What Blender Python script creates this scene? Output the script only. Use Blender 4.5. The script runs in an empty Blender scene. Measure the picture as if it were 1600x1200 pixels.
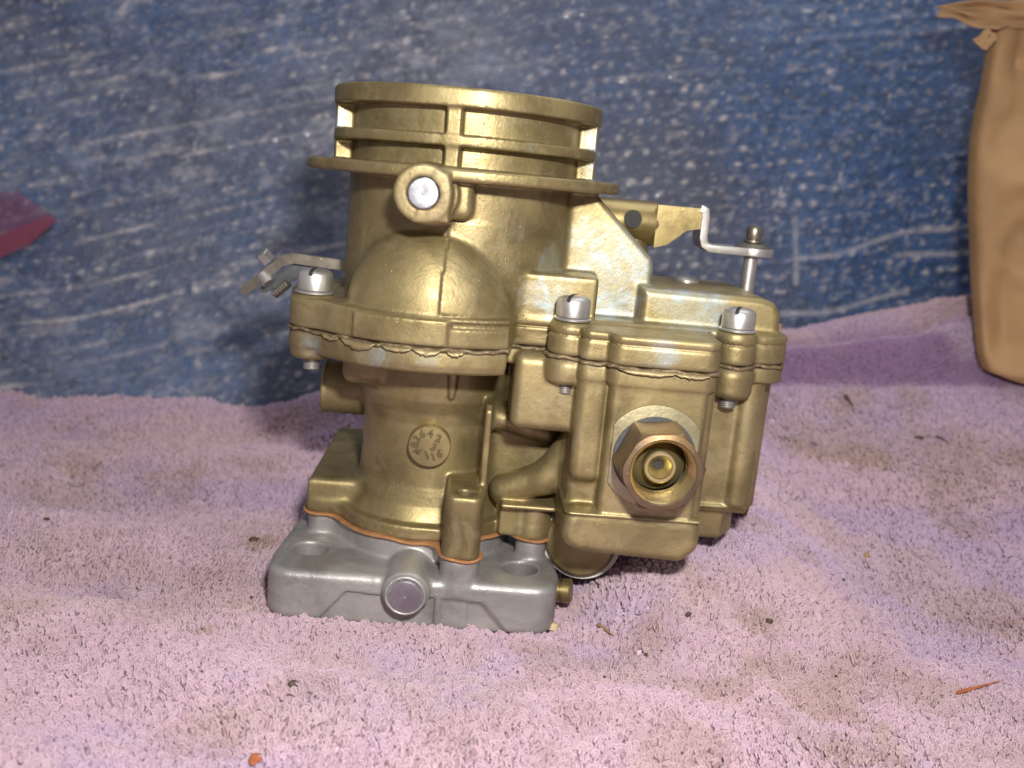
import bpy, bmesh, math, random
import numpy as np
from mathutils import Vector, Matrix
random.seed(4); rng = np.random.default_rng(7)
R = math.radians
S = 0.01                      # everything below is measured in centimetres, built in metres
scene = bpy.context.scene
col = scene.collection

# ------------------------------------------------------------------ camera
FPX, PITCH, ROLL, YAW = 1500.0, R(12), R(5.2), R(2.5)
Fv = np.array([math.sin(YAW)*math.cos(PITCH), math.cos(YAW)*math.cos(PITCH), -math.sin(PITCH)])
R0 = np.array([math.cos(YAW), -math.sin(YAW), 0.0]); U0 = np.cross(R0, Fv)
Rv = R0*math.cos(ROLL)+U0*math.sin(ROLL); Uv = -R0*math.sin(ROLL)+U0*math.cos(ROLL)
CAM = np.array([0.59, -25.0, 10.88])
cd = bpy.data.cameras.new('camera'); cam = bpy.data.objects.new('camera', cd); col.objects.link(cam)
M = Matrix.Identity(4)
for i in range(3):
    M[i][0], M[i][1], M[i][2], M[i][3] = Rv[i], Uv[i], -Fv[i], CAM[i]*S
cam.matrix_world = M
cd.sensor_width = 36; cd.lens = 36*FPX/1600; cd.clip_start = 0.01; cd.clip_end = 20
cd.dof.use_dof = True; cd.dof.focus_distance = 0.222; cd.dof.aperture_fstop = 16
scene.camera = cam

# ------------------------------------------------------------------ light
w = bpy.data.worlds.new('World'); scene.world = w; w.use_nodes = True
w.node_tree.nodes['Background'].inputs[0].default_value = (1.0, 0.95, 0.96, 1)
w.node_tree.nodes['Background'].inputs[1].default_value = 0.29
def area(name, loc, target, size, power, color, sy=None):
    l = bpy.data.lights.new(name, 'AREA'); l.energy = power; l.size = size*S; l.color = color
    if sy: l.shape = 'RECTANGLE'; l.size_y = sy*S
    o = bpy.data.objects.new(name, l); col.objects.link(o)
    o.location = Vector(loc)*S
    o.rotation_euler = (Vector(target)-Vector(loc)).to_track_quat('-Z', 'Y').to_euler()
    return o
area('camera_flash', CAM + Rv*2.6 + Uv*5.0 - Fv*0.5, (2, 4, 4), 1.8, 1.02, (1.0, 0.96, 0.90), 1.2)
area('overhead_softbox', (14, 2, 55), (2, 0, 4), 40, 0.85, (0.93, 0.95, 1.0))  # soft lamp added overhead, out of view, for top-edge highlights
scene.view_settings.view_transform = 'Standard'; scene.view_settings.look = 'None'
scene.view_settings.exposure = 0.08; scene.view_settings.gamma = 1.0
scene.render.engine = 'CYCLES'
scene.cycles.use_denoising = True
scene.cycles.max_bounces = 10; scene.cycles.diffuse_bounces = 8; scene.cycles.transmission_bounces = 8; scene.cycles.transparent_max_bounces = 12

# ------------------------------------------------------------------ object helpers
def tag(o, label=None, cat=None, group=None, kind=None):
    if label: o['label'] = label
    if cat: o['category'] = cat
    if group: o['group'] = group
    if kind: o['kind'] = kind
    return o
def empty(name, loc=(0, 0, 0)):
    o = bpy.data.objects.new(name, None); col.objects.link(o); o.location = Vector(loc)*S
    o.empty_display_size = 0.01
    return o
def link(name, me, mat, parent=None):
    if mat: me.materials.append(mat)
    o = bpy.data.objects.new(name, me); col.objects.link(o)
    if parent:
        o.parent = parent
        if parent.type == 'EMPTY' and parent.location.length > 1e-9:
            o.location = -parent.location
    return o
def mesh_np(name, V, Q, smooth=True, scale=S):
    me = bpy.data.meshes.new(name); V = np.asarray(V, np.float32)*scale; Q = np.asarray(Q, np.int32)
    k = Q.shape[1]
    me.vertices.add(len(V)); me.vertices.foreach_set('co', V.ravel())
    me.loops.add(Q.size); me.loops.foreach_set('vertex_index', Q.ravel())
    me.polygons.add(len(Q)); me.polygons.foreach_set('loop_start', np.arange(0, Q.size, k, dtype=np.int32))
    me.update(calc_edges=True)
    if smooth: me.shade_smooth()
    return me
def fattr(me, name, vals):
    a = me.attributes.new(name, 'FLOAT', 'POINT'); a.data.foreach_set('value', np.asarray(vals, np.float32))
class MB:
    """collects parts of one mesh in centimetres"""
    def __init__(s): s.b = bmesh.new()
    def lathe(s, prof, o=(0, 0, 0), ax=(0, 0, 1), n=40, closed=False, start=0.0):
        ax = Vector(ax).normalized(); q = ax.to_track_quat('Z', 'Y'); o = Vector(o); rings = []
        for (r, z) in prof:
            if r < 1e-5: rings.append([s.b.verts.new(o+q@Vector((0, 0, z)))])
            else: rings.append([s.b.verts.new(o+q@Vector((r*math.cos(start+2*math.pi*i/n), r*math.sin(start+2*math.pi*i/n), z))) for i in range(n)])
        pairs = list(zip(rings, rings[1:]))
        if closed: pairs.append((rings[-1], rings[0]))
        for a, b in pairs:
            for i in range(n):
                j = (i+1) % n
                if len(a) == 1 and len(b) == 1: continue
                if len(a) == 1: s.b.faces.new((a[0], b[i], b[j]))
                elif len(b) == 1: s.b.faces.new((a[i], a[j], b[0]))
                else: s.b.faces.new((a[i], a[j], b[j], b[i]))
        return s
    def prism(s, pts, h0, h1, m=None):
        """pts 2D polygon, extruded from h0 to h1; m maps (u,v,h)->xyz"""
        m = m or (lambda u, v, h: (u, v, h))
        a = [s.b.verts.new(m(u, v, h0)) for u, v in pts]; b = [s.b.verts.new(m(u, v, h1)) for u, v in pts]
        s.b.faces.new(a[::-1]); s.b.faces.new(b)
        for i in range(len(pts)):
            j = (i+1) % len(pts); s.b.faces.new((a[i], a[j], b[j], b[i]))
        return s
    def tube(s, pts, r, n=10):
        rings = []; pts = [Vector(p) for p in pts]
        for i, p in enumerate(pts):
            d = (pts[min(i+1, len(pts)-1)]-pts[max(i-1, 0)]).normalized(); q = d.to_track_quat('Z', 'Y')
            rr = r[i] if isinstance(r, (list, tuple)) else r
            rings.append([s.b.verts.new(p+q@Vector((rr*math.cos(2*math.pi*k/n), rr*math.sin(2*math.pi*k/n), 0))) for k in range(n)])
        for a, b in zip(rings, rings[1:]):
            for k in range(n):
                j = (k+1) % n; s.b.faces.new((a[k], a[j], b[j], b[k]))
        s.b.faces.new(rings[0][::-1]); s.b.faces.new(rings[-1]); return s
    def build(s, name, mat, parent=None, bevel=0, angle=35):
        bmesh.ops.recalc_face_normals(s.b, faces=s.b.faces)
        if bevel:
            es = [e for e in s.b.edges if len(e.link_faces) == 2 and e.calc_face_angle(0) > R(30)]
            bmesh.ops.bevel(s.b, geom=es, offset=bevel, segments=3, affect='EDGES', profile=0.5)
        for v in s.b.verts: v.co *= S
        me = bpy.data.meshes.new(name); s.b.to_mesh(me); s.b.free(); me.shade_smooth()
        me.set_sharp_from_angle(angle=R(angle))
        return link(name, me, mat, parent)

# ------------------------------------------------------------------ materials
def nt(name):
    m = bpy.data.materials.new(name); m.use_nodes = True; t = m.node_tree
    return m, t, t.nodes, t.links, t.nodes['Principled BSDF']
def noise(N, L, scale, detail=4, rough=0.6, co=None, dist=0.0):
    n = N.new('ShaderNodeTexNoise'); n.inputs['Scale'].default_value = scale; n.inputs['Detail'].default_value = detail
    n.inputs['Roughness'].default_value = rough; n.inputs['Distortion'].default_value = dist
    if co: L.new(co, n.inputs['Vector'])
    return n.outputs['Fac']
def ramp(N, L, fac, stops):
    r = N.new('ShaderNodeValToRGB'); e = r.color_ramp.elements
    while len(e) < len(stops): e.new(0.5)
    for i, (p, c) in enumerate(stops): e[i].position = p; e[i].color = (c, c, c, 1) if isinstance(c, (int, float)) else (*c, 1)
    L.new(fac, r.inputs[0]); return r.outputs[0]
def mix(N, L, fac, a, b, mode='MIX'):
    m = N.new('ShaderNodeMix'); m.data_type = 'RGBA'; m.blend_type = mode
    for i, v in ((0, fac), (6, a), (7, b)):
        if isinstance(v, bpy.types.NodeSocket): L.new(v, m.inputs[i])
        elif i == 0: m.inputs[0].default_value = v
        else: m.inputs[i].default_value = (*v, 1) if len(v) == 3 else v
    return m.outputs[2]
def math_(N, L, op, a, b=0.0, clamp=False):
    m = N.new('ShaderNodeMath'); m.operation = op; m.use_clamp = clamp
    for i, v in ((0, a), (1, b)):
        if isinstance(v, bpy.types.NodeSocket): L.new(v, m.inputs[i])
        else: m.inputs[i].default_value = v
    return m.outputs[0]
def bump(N, L, h, dist, strength=1.0, prev=None):
    b = N.new('ShaderNodeBump'); b.inputs['Distance'].default_value = dist; b.inputs['Strength'].default_value = strength
    L.new(h, b.inputs['Height'])
    if prev: L.new(prev, b.inputs['Normal'])
    return b.outputs[0]
def objco(N):
    return N.new('ShaderNodeTexCoord').outputs['Object']

def metal(name, base, alt, metallic=0.8, rough=(0.34, 0.5), spots=None, bare=None, grime=None, grain=0.00006, fs=1.0, aniso=0):
    m, t, N, L, P = nt(name); co = objco(N)
    big = noise(N, L, 55*fs, 5, 0.62, co, 0.6); mid = noise(N, L, 260*fs, 5, 0.7, co); fine = noise(N, L, 1300*fs, 3, 0.6, co)
    c = mix(N, L, ramp(N, L, big, [(0.36, 0.0), (0.64, 1.0)]), base, alt)
    pt = ramp(N, L, noise(N, L, 75*fs, 6, 0.68, co, 0.9), [(0.53, 0.0), (0.60, 1.0)])
    if bare: c = mix(N, L, math_(N, L, 'MULTIPLY', pt, 0.24), c, (0.46, 0.395, 0.235))
    if spots: c = mix(N, L, ramp(N, L, mid, [(0.60, 0.0), (0.74, 0.65)]), c, spots)
    r = ramp(N, L, mid, [(0.3, rough[0]), (0.7, rough[1])])
    if bare:
        a = N.new('ShaderNodeAttribute'); a.attribute_name = 'wear'
        wn = noise(N, L, 120, 6, 0.7, co, 1.2)
        k = math_(N, L, 'ADD', math_(N, L, 'MULTIPLY', a.outputs['Fac'], 0.75), math_(N, L, 'MULTIPLY', wn, 0.72))
        k = ramp(N, L, k, [(0.56, 0.0), (0.78, 0.96)])
        c = mix(N, L, k, c, mix(N, L, ramp(N, L, noise(N, L, 90, 6, 0.7, co, 2.0), [(0.42, 0.0), (0.56, 1.0)]), bare, (0.35, 0.33, 0.235)))
    if grime:
        a2 = N.new('ShaderNodeAttribute'); a2.attribute_name = 'grime'
        g = math_(N, L, 'MULTIPLY', a2.outputs['Fac'], ramp(N, L, mid, [(0.3, 0.35), (0.6, 1.0)]), True)
        c = mix(N, L, g, c, grime); r = math_(N, L, 'ADD', r, math_(N, L, 'MULTIPLY', g, 0.2), True)
        L.new(math_(N, L, 'SUBTRACT', metallic, math_(N, L, 'MULTIPLY', g, 0.55)), P.inputs['Metallic'])
    else: P.inputs['Metallic'].default_value = metallic
    L.new(c, P.inputs['Base Color']); L.new(r, P.inputs['Roughness'])
    # scratches: stretched noise
    mp = N.new('ShaderNodeMapping'); mp.inputs['Scale'].default_value = (300, 1400, 120); mp.inputs['Rotation'].default_value = (0.4, 0.7, 0.5)
    L.new(co, mp.inputs['Vector']); sc = noise(N, L, 1.0, 2, 0.5, mp.outputs[0])
    pit = ramp(N, L, noise(N, L, 1500*fs, 2, 0.5, co), [(0.66, 0.0), (0.72, 1.0)])
    pit = math_(N, L, 'MULTIPLY', pit, ramp(N, L, noise(N, L, 120*fs, 2, 0.5, co), [(0.5, 0.0), (0.62, 0.8)]))
    h = math_(N, L, 'ADD', math_(N, L, 'ADD', math_(N, L, 'MULTIPLY', fine, 0.35), math_(N, L, 'MULTIPLY', pit, 0.9)), math_(N, L, 'ADD', math_(N, L, 'MULTIPLY', mid, 0.45), math_(N, L, 'MULTIPLY', sc, 0.35)))
    L.new(bump(N, L, h, grain*1.6, 0.6), P.inputs['Normal'])
    return m
GOLD = metal('dichromate_gold', (0.325, 0.260, 0.125), (0.185, 0.144, 0.068), 0.74, (0.40, 0.56), (0.20, 0.145, 0.07), (0.34, 0.39, 0.40), (0.10, 0.07, 0.04), grain=0.00013)
LGOLD = metal('light_gold', (0.38, 0.295, 0.135), (0.27, 0.205, 0.09), 0.85, (0.28, 0.42))
ALU = metal('cast_aluminium', (0.42, 0.405, 0.39), (0.24, 0.23, 0.225), 0.55, (0.38, 0.56), (0.20, 0.19, 0.19), None, (0.16, 0.14, 0.13), grain=0.0002)
ZINC = metal('plated_screw', (0.58, 0.56, 0.54), (0.42, 0.40, 0.38), 0.85, (0.32, 0.46), grain=0.00002)
BARE = metal('bare_casting', (0.66, 0.68, 0.66), (0.74, 0.72, 0.60), 0.75, (0.3, 0.45))
STEEL = metal('worn_steel', (0.33, 0.30, 0.25), (0.22, 0.195, 0.155), 0.9, (0.28, 0.42))
TURNED = metal('turned_steel', (0.62, 0.62, 0.66), (0.54, 0.54, 0.58), 0.95, (0.2, 0.3), grain=0.00002)
NUT = metal('tarnished_brass', (0.24, 0.15, 0.072), (0.12, 0.09, 0.06), 0.7, (0.36, 0.55), (0.13, 0.09, 0.065))
BRASS = metal('bright_brass', (0.66, 0.51, 0.24), (0.48, 0.36, 0.16), 0.95, (0.22, 0.36), (0.4, 0.2, 0.05))
SEAT = metal('inlet_seat', (0.60, 0.52, 0.26), (0.46, 0.38, 0.18), 0.9, (0.28, 0.4))
def plain(name, c1, c2, rough=0.8, sc=300, b=0.0001, sheen=0, metallic=0):
    m, t, N, L, P = nt(name); co = objco(N); n = noise(N, L, sc, 5, 0.65, co)
    L.new(mix(N, L, ramp(N, L, n, [(0.35, 0.0), (0.65, 1.0)]), c1, c2), P.inputs['Base Color'])
    P.inputs['Roughness'].default_value = rough; P.inputs['Metallic'].default_value = metallic
    L.new(bump(N, L, noise(N, L, sc*4, 4, 0.6, co), b, 0.7), P.inputs['Normal'])
    return m
GASKET = plain('gasket_fibre', (0.36, 0.17, 0.06), (0.24, 0.11, 0.045), 0.75)
OLDGASKET = metal('old_gasket', (0.21, 0.155, 0.085), (0.10, 0.07, 0.04), 0.4, (0.5, 0.65), (0.06, 0.04, 0.025), grain=0.00015)
FLAP = metal('peeling_edge', (0.36, 0.29, 0.15), (0.20, 0.15, 0.08), 0.5, (0.45, 0.6), (0.1, 0.07, 0.04))
DIGIT = metal('digit_gold', (0.15, 0.11, 0.048), (0.10, 0.075, 0.033), 0.5, (0.45, 0.6))  # darker gold than the disc
DARK = plain('dark_washer', (0.045, 0.05, 0.055), (0.08, 0.085, 0.09), 0.5)
FIBRE = plain('fibre_washer', (0.36, 0.32, 0.20), (0.28, 0.245, 0.15), 0.45, metallic=0.75)
WHITEG = plain('white_gasket', (0.62, 0.60, 0.55), (0.5, 0.48, 0.42), 0.7)
HOLE = plain('hole_dark', (0.012, 0.01, 0.009), (0.02, 0.017, 0.014), 0.7)  # near-black colour stands for the shade inside slots and holes

# ------------------------------------------------------------------ solid casting modeller: distance field + surface nets
class Field:
    def __init__(s, lo, hi, h):
        s.h = np.array(h if isinstance(h, (tuple, list)) else (h, h, h), float); s.lo = np.array(lo, float)
        s.n = np.ceil((np.array(hi)-s.lo)/s.h).astype(int)+1
        s.ax = [(s.lo[i]+s.h[i]*np.arange(s.n[i])).astype(np.float32) for i in range(3)]
        s.f = np.full(tuple(s.n), 3.0, np.float32)
    def sub(s, bb, m):
        sl = []
        for i in range(3):
            a = int(np.floor((bb[i][0]-m-s.lo[i])/s.h[i])); b = int(np.ceil((bb[i][1]+m-s.lo[i])/s.h[i]))+1
            sl.append(slice(max(a, 0), min(max(b, 0), s.n[i])))
        return tuple(sl), s.ax[0][sl[0]][:, None, None], s.ax[1][sl[1]][None, :, None], s.ax[2][sl[2]][None, None, :]
    def add(s, prim, k=0.12):
        fn, bb = prim; sl, X, Y, Z = s.sub(bb, k+0.16); a = s.f[sl]
        if a.size == 0: return
        b = fn(X, Y, Z); h = np.maximum(k-np.abs(a-b), 0)/k
        s.f[sl] = np.minimum(a, b)-h*h*(k*0.25)
    def cut(s, prim, k=0.05):
        fn, bb = prim; sl, X, Y, Z = s.sub(bb, k+0.16); a = s.f[sl]
        if a.size == 0: return
        b = -fn(X, Y, Z); h = np.maximum(k-np.abs(a-b), 0)/k
        s.f[sl] = np.maximum(a, b)+h*h*(k*0.25)
    def nets(s):
        f = s.f; g = f < 0; n = s.n
        c = [(i, j, k) for i in (0, 1) for j in (0, 1) for k in (0, 1)]
        cnt = np.zeros(tuple(n-1), np.uint8)
        for (i, j, k) in c: cnt += g[i:n[0]-1+i, j:n[1]-1+j, k:n[2]-1+k]
        I = np.argwhere((cnt > 0) & (cnt < 8)); vals = np.stack([f[I[:, 0]+i, I[:, 1]+j, I[:, 2]+k] for (i, j, k) in c], 1)
        acc = np.zeros((len(I), 3)); num = np.zeros(len(I))
        for a in range(8):
            for b in range(a+1, 8):
                d = [c[b][q]-c[a][q] for q in range(3)]
                if sum(d) != 1 or min(d) < 0: continue
                va, vb = vals[:, a], vals[:, b]; m = (va < 0) != (vb < 0)
                t = np.where(m, va/np.where(m, va-vb, 1), 0)
                for q in range(3): acc[:, q] += np.where(m, c[a][q]+t*d[q], 0)
                num += m
        V = (I+acc/num[:, None])*s.h+s.lo
        idx = np.full(tuple(n-1), -1, np.int32); idx[I[:, 0], I[:, 1], I[:, 2]] = np.arange(len(I))
        Q = []
        for ax in range(3):
            u, v = (ax+1) % 3, (ax+2) % 3
            A = [slice(1, n[q]-1) for q in range(3)]; B = list(A); A[ax] = slice(0, n[ax]-1); B[ax] = slice(1, n[ax])
            ga, gb = g[tuple(A)], g[tuple(B)]; E = np.argwhere(ga != gb); sgn = ga[E[:, 0], E[:, 1], E[:, 2]]
            off = [1, 1, 1]; off[ax] = 0; E = E+np.array(off)
            def at_(du, dv):
                e = E.copy(); e[:, u] += du; e[:, v] += dv; return idx[e[:, 0], e[:, 1], e[:, 2]]
            q = np.stack([at_(-1, -1), at_(0, -1), at_(0, 0), at_(-1, 0)], 1)
            q[~sgn] = q[~sgn][:, ::-1]; Q.append(q)
        return V, np.concatenate(Q)

def box(x0, x1, y0, y1, z0, z1, r=0.12):
    cx, cy, cz = (x0+x1)/2, (y0+y1)/2, (z0+z1)/2; hx, hy, hz = (x1-x0)/2-r, (y1-y0)/2-r, (z1-z0)/2-r
    def fn(X, Y, Z):
        a, b, c = np.abs(X-cx)-hx, np.abs(Y-cy)-hy, np.abs(Z-cz)-hz
        return np.sqrt(np.maximum(a, 0)**2+np.maximum(b, 0)**2+np.maximum(c, 0)**2)+np.minimum(np.maximum(np.maximum(a, b), c), 0)-r
    return fn, ((x0, x1), (y0, y1), (z0, z1))
def cyl(p, ax, rad, h0, h1, r=0.06, rad2=None, n=None):
    """cylinder along axis number ax, at p (two other coordinates kept in xyz tuple)"""
    o = [i for i in range(3) if i != ax]; rad2 = rad if rad2 is None else rad2; rm = max(rad, rad2)
    def fn(*C):
        u, v, t = C[o[0]]-p[o[0]], C[o[1]]-p[o[1]], C[ax]
        q = np.clip((t-h0)/(h1-h0), 0, 1); rr = rad+(rad2-rad)*q
        d = np.sqrt(u*u+v*v)-rr+r; e = np.abs(t-(h0+h1)/2)-(h1-h0)/2+r
        return np.sqrt(np.maximum(d, 0)**2+np.maximum(e, 0)**2)+np.minimum(np.maximum(d, e), 0)-r
    bb = [None]*3; bb[ax] = (h0, h1); bb[o[0]] = (p[o[0]]-rm, p[o[0]]+rm); bb[o[1]] = (p[o[1]]-rm, p[o[1]]+rm)
    return fn, bb
def capsule(a, b, ra, rb=None):
    a = np.array(a, float); b = np.array(b, float); rb = ra if rb is None else rb; d = b-a; L2 = d@d
    def fn(X, Y, Z):
        t = np.clip(((X-a[0])*d[0]+(Y-a[1])*d[1]+(Z-a[2])*d[2])/L2, 0, 1)
        return np.sqrt((X-a[0]-t*d[0])**2+(Y-a[1]-t*d[1])**2+(Z-a[2]-t*d[2])**2)-(ra+(rb-ra)*t)
    m = max(ra, rb); return fn, [(min(a[i], b[i])-m, max(a[i], b[i])+m) for i in range(3)]
def ellip(c, rad):
    def fn(X, Y, Z):
        k = np.sqrt(((X-c[0])/rad[0])**2+((Y-c[1])/rad[1])**2+((Z-c[2])/rad[2])**2)
        return (k-1)*min(rad)
    return fn, [(c[i]-rad[i], c[i]+rad[i]) for i in range(3)]
def poly2(P, U, V):
    P = np.array(P, np.float32); d = None; s = None
    for i in range(len(P)):
        a, b = P[i], P[i-1]; e = b-a; wu, wv = U-a[0], V-a[1]
        t = np.clip((wu*e[0]+wv*e[1])/(e@e), 0, 1); q = (wu-e[0]*t)**2+(wv-e[1]*t)**2
        c1 = V >= a[1]; c2 = V < b[1]; c3 = e[0]*wv > e[1]*wu
        fl = (c1 & c2 & c3) | (~c1 & ~c2 & ~c3)
        d = q if d is None else np.minimum(d, q); s = fl if s is None else s ^ fl
    return np.where(s, -1, 1)*np.sqrt(d)
def extr(d2, t, h0, h1, r):
    d = d2+r; e = np.abs(t-(h0+h1)/2)-(h1-h0)/2+r
    return np.sqrt(np.maximum(d, 0)**2+np.maximum(e, 0)**2)+np.minimum(np.maximum(d, e), 0)-r
def prism(P, ax, h0, h1, r=0.06, rc=0.0):
    o = [i for i in range(3) if i != ax]; A = np.array(P)
    def fn(*C):
        return extr(poly2(P, C[o[0]], C[o[1]])-rc, C[ax], h0, h1, r)
    bb = [None]*3; bb[ax] = (h0, h1)
    for q in (0, 1): bb[o[q]] = (A[:, q].min()-rc, A[:, q].max()+rc)
    return fn, bb
def lathe(P, cx, cy, r=0.0):
    A = np.array(P); rm = A[:, 0].max()
    def fn(X, Y, Z):
        rr = np.sqrt((X-cx)**2+(Y-cy)**2); g = np.arange(0, rm+1.0, 0.02, dtype=np.float32)
        tab = poly2(P, g[:, None], Z[0]).astype(np.float32)      # radius x height
        i = rr[:, :, 0]/0.02; i0 = np.clip(i.astype(int), 0, len(g)-2); t = (i-i0)[:, :, None]
        return tab[i0]*(1-t)+tab[i0+1]*t-r
    return fn, ((cx-rm-r, cx+rm+r), (cy-rm-r, cy+rm+r), (A[:, 1].min()-r, A[:, 1].max()+r))
def circ(X, Y, x, y, r): return np.sqrt((X-x)**2+(Y-y)**2)-r
def rect(X, Y, x0, x1, y0, y1, r):
    a, b = np.abs(X-(x0+x1)/2)-(x1-x0)/2+r, np.abs(Y-(y0+y1)/2)-(y1-y0)/2+r
    return np.sqrt(np.maximum(a, 0)**2+np.maximum(b, 0)**2)+np.minimum(np.maximum(a, b), 0)-r
def sm(a, b, k=0.2):
    h = np.maximum(k-np.abs(a-b), 0)/k; return np.minimum(a, b)-h*h*k*0.25
def outline_cover(X, Y):
    d = circ(X, Y, -0.45, 0.0, 3.72)
    d = np.maximum(d, X-1.38)
    d = sm(d, rect(X, Y, -0.4, 8.32, -2.35, 3.4, 0.8), 0.12)
    d = sm(d, circ(X, Y, -3.31, -1.95, 0.56), 0.35)
    d = sm(d, circ(X, Y, 2.82, -2.85, 0.52), 0.12)
    d = sm(d, rect(X, Y, 3.0, 4.0, -3.7, -2, 0.25), 0.08)
    d = sm(d, rect(X, Y, 3.62, 6.18, -4.05, 0, 0.36), 0.06)
    d = sm(d, circ(X, Y, 6.85, -2.35, 0.48), 0.12)
    return d
def outline_flange(X, Y):
    d = circ(X, Y, -0.42, 0.0, 2.42)
    d = sm(d, rect(X, Y, -3.55, -1.5, -0.95, 4.4, 0.45), 0.3)
    d = sm(d, circ(X, Y, 0.67, -2.93, 0.52), 0.75)
    d = sm(d, circ(X, Y, 2.50, -1.28, 0.5), 0.6)
    return d
def planar(fn2, z0, z1, off, r, bb):
    return (lambda X, Y, Z: extr(fn2(X, Y)-off, Z, z0, z1, r)), (bb[0], bb[1], (z0, z1))
CB = ((-4.3, 9.1), (-4.3, 4.2)); FB = ((-3.9, 3.3), (-3.7, 4.6))

def blobs(V, L):
    o = np.zeros(len(V))
    for x, y, z, r, a in L:
        d = np.sqrt((V[:, 0]-x)**2+(V[:, 1]-y)**2+(V[:, 2]-z)**2); o = np.maximum(o, a*np.clip(1.25-d/r, 0, 1))
    return np.clip(o, 0, 1)

carb = empty('carburetor', (0, 0, 0))
tag(carb, 'gold plated carburetor on a grey aluminium throttle base standing on the lilac towel', 'carburetor')
ZG = 6.98   # plane of the bowl gasket
# ---- air horn casting
H = 0.042
F = Field((-4.6, -4.9, 6.75), (9.4, 4.6, 13.0), H)
F.add(planar(outline_cover, ZG+0.05, 7.72, 0.0, 0.07, CB), 0.02)
F.add(lathe([(0, 7.3), (2.86, 7.3), (2.86, 12.72), (0, 12.72)], 0, 0), 0.18)
F.add(lathe([(2.4, 10.72), (3.86, 10.72), (3.93, 10.78), (3.93, 10.96), (3.86, 11.0), (2.4, 11.0)], 0, 0), 0.05)
F.add(lathe([(2.5, 12.31), (3.33, 12.31), (3.33, 12.70), (3.28, 12.74), (2.5, 12.74)], 0, 0), 0.03)
F.cut(lathe([(2.93, 12.0), (3.6, 12.0), (3.6, 12.31), (2.93, 12.31)], 0, 0), 0.02)
for (za, zb) in ((11.47, 11.72),):
    F.add(lathe([(2.8, za), (3.30, za), (3.30, zb), (2.8, zb)], 0, 0), 0.01)
for a, wd in ((-94.3, 0.17), (-12, 0.2), (-168, 0.2), (60, 0.25), (120, 0.25)):
    dx, dy = math.cos(R(a)), math.sin(R(a))
    P = [(dx*2.5-dy*wd, dy*2.5+dx*wd), (dx*3.28-dy*wd, dy*3.28+dx*wd), (dx*3.28+dy*wd, dy*3.28-dx*wd), (dx*2.5+dy*wd, dy*2.5-dx*wd)]
    F.add(prism(P, 2, 10.8, 12.6, 0.02), 0.05)
F.cut(cyl((0, 0, 0), 2, 2.5, 9.0, 13.5, 0.05), 0.05)
# boss with the choke shaft
F.add(cyl((-0.66, 0, 10.40), 1, 0.66, -3.6, -2.3, 0.05), 0.06)
F.add(cyl((-0.76, 0, 10.42), 1, 0.625, -4.22, -2.6, 0.05), 0.05)
F.add(prism([(-0.9, 9.83), (-0.5, 10.9), (-0.22, 10.88), (-0.16, 9.83)], 1, -4.2, -2.6, 0.05, 0.0), 0.12)
F.add(box(-0.8, 0.32, -3.4, -2.4, 9.9, 10.95, 0.2), 0.08)
F.cut(cyl((-0.74, 0, 10.42), 1, 0.345, -4.5, -4.0, 0.02), 0.02)
# dome and step
F.add(ellip((-0.48, -1.95, 7.45), (2.08, 1.72, 2.42)), 0.07)
F.add(lathe([(0, 7.6), (1.9, 7.6), (1.9, 8.0), (0, 8.0)], -0.45, -1.2), 0.1)
F.add(box(0.9, 3.42, -2.35, 0, 7.4, 8.78, 0.10), 0.10)
F.add(prism([(2.0, 10.9), (3.25, 10.74), (4.86, 9.25), (4.92, 9.0), (4.92, 7.5), (2.0, 7.5)], 1, -1.05, 0.7, 0.16), 0.12)
F.add(prism([(4.6, 7.4), (4.6, 8.58), (7.6, 8.56), (7.95, 8.46), (8.12, 8.2), (8.15, 7.4)], 1, -1.6, 2.4, 0.20), 0.12)
F.add(cyl((4.7, 1.6, 0), 2, 0.55, 8.4, 9.7, 0.1, 0.4), 0.1)
# raised rib between the cover screws, screw bosses
F.add(capsule((3.1, -2.45, 7.72), (6.4, -2.30, 7.72), 0.07), 0.12)
for x, y in ((2.82, -2.85), (6.85, -2.35), (-3.31, -1.95)):
    F.add(cyl((x, y, 0), 2, 0.47, 7.1, 7.80, 0.05), 0.05)
# front band of the round flange: relief steps
F.add((lambda X, Y, Z: np.maximum(extr(circ(X, Y, -0.45, 0, 3.78), Z, 7.06, 7.66, 0.04), np.maximum(X+0.02, -2.2-X)), ((-2.3, 0), (-3.9, -2), (7.0, 7.7))), 0.03)
F.cut((lambda X, Y, Z: np.maximum(-extr(circ(X, Y, -0.45, 0, 3.66), Z, 0, 20, 0.0), np.maximum(np.maximum(0.06-X, X-1.5), np.abs(Z-7.55)-0.07)), ((0, 1.5), (-3.9, -2.5), (7.4, 7.7))), 0.03)
F.cut((lambda X, Y, Z: np.maximum(-outline_cover(X, Y)-0.05, np.maximum(np.abs(Z-7.52)-0.02, 1.5-X)), ((1.4, 8.9), (-4.1, -1), (7.45, 7.6))), 0.04)
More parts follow.
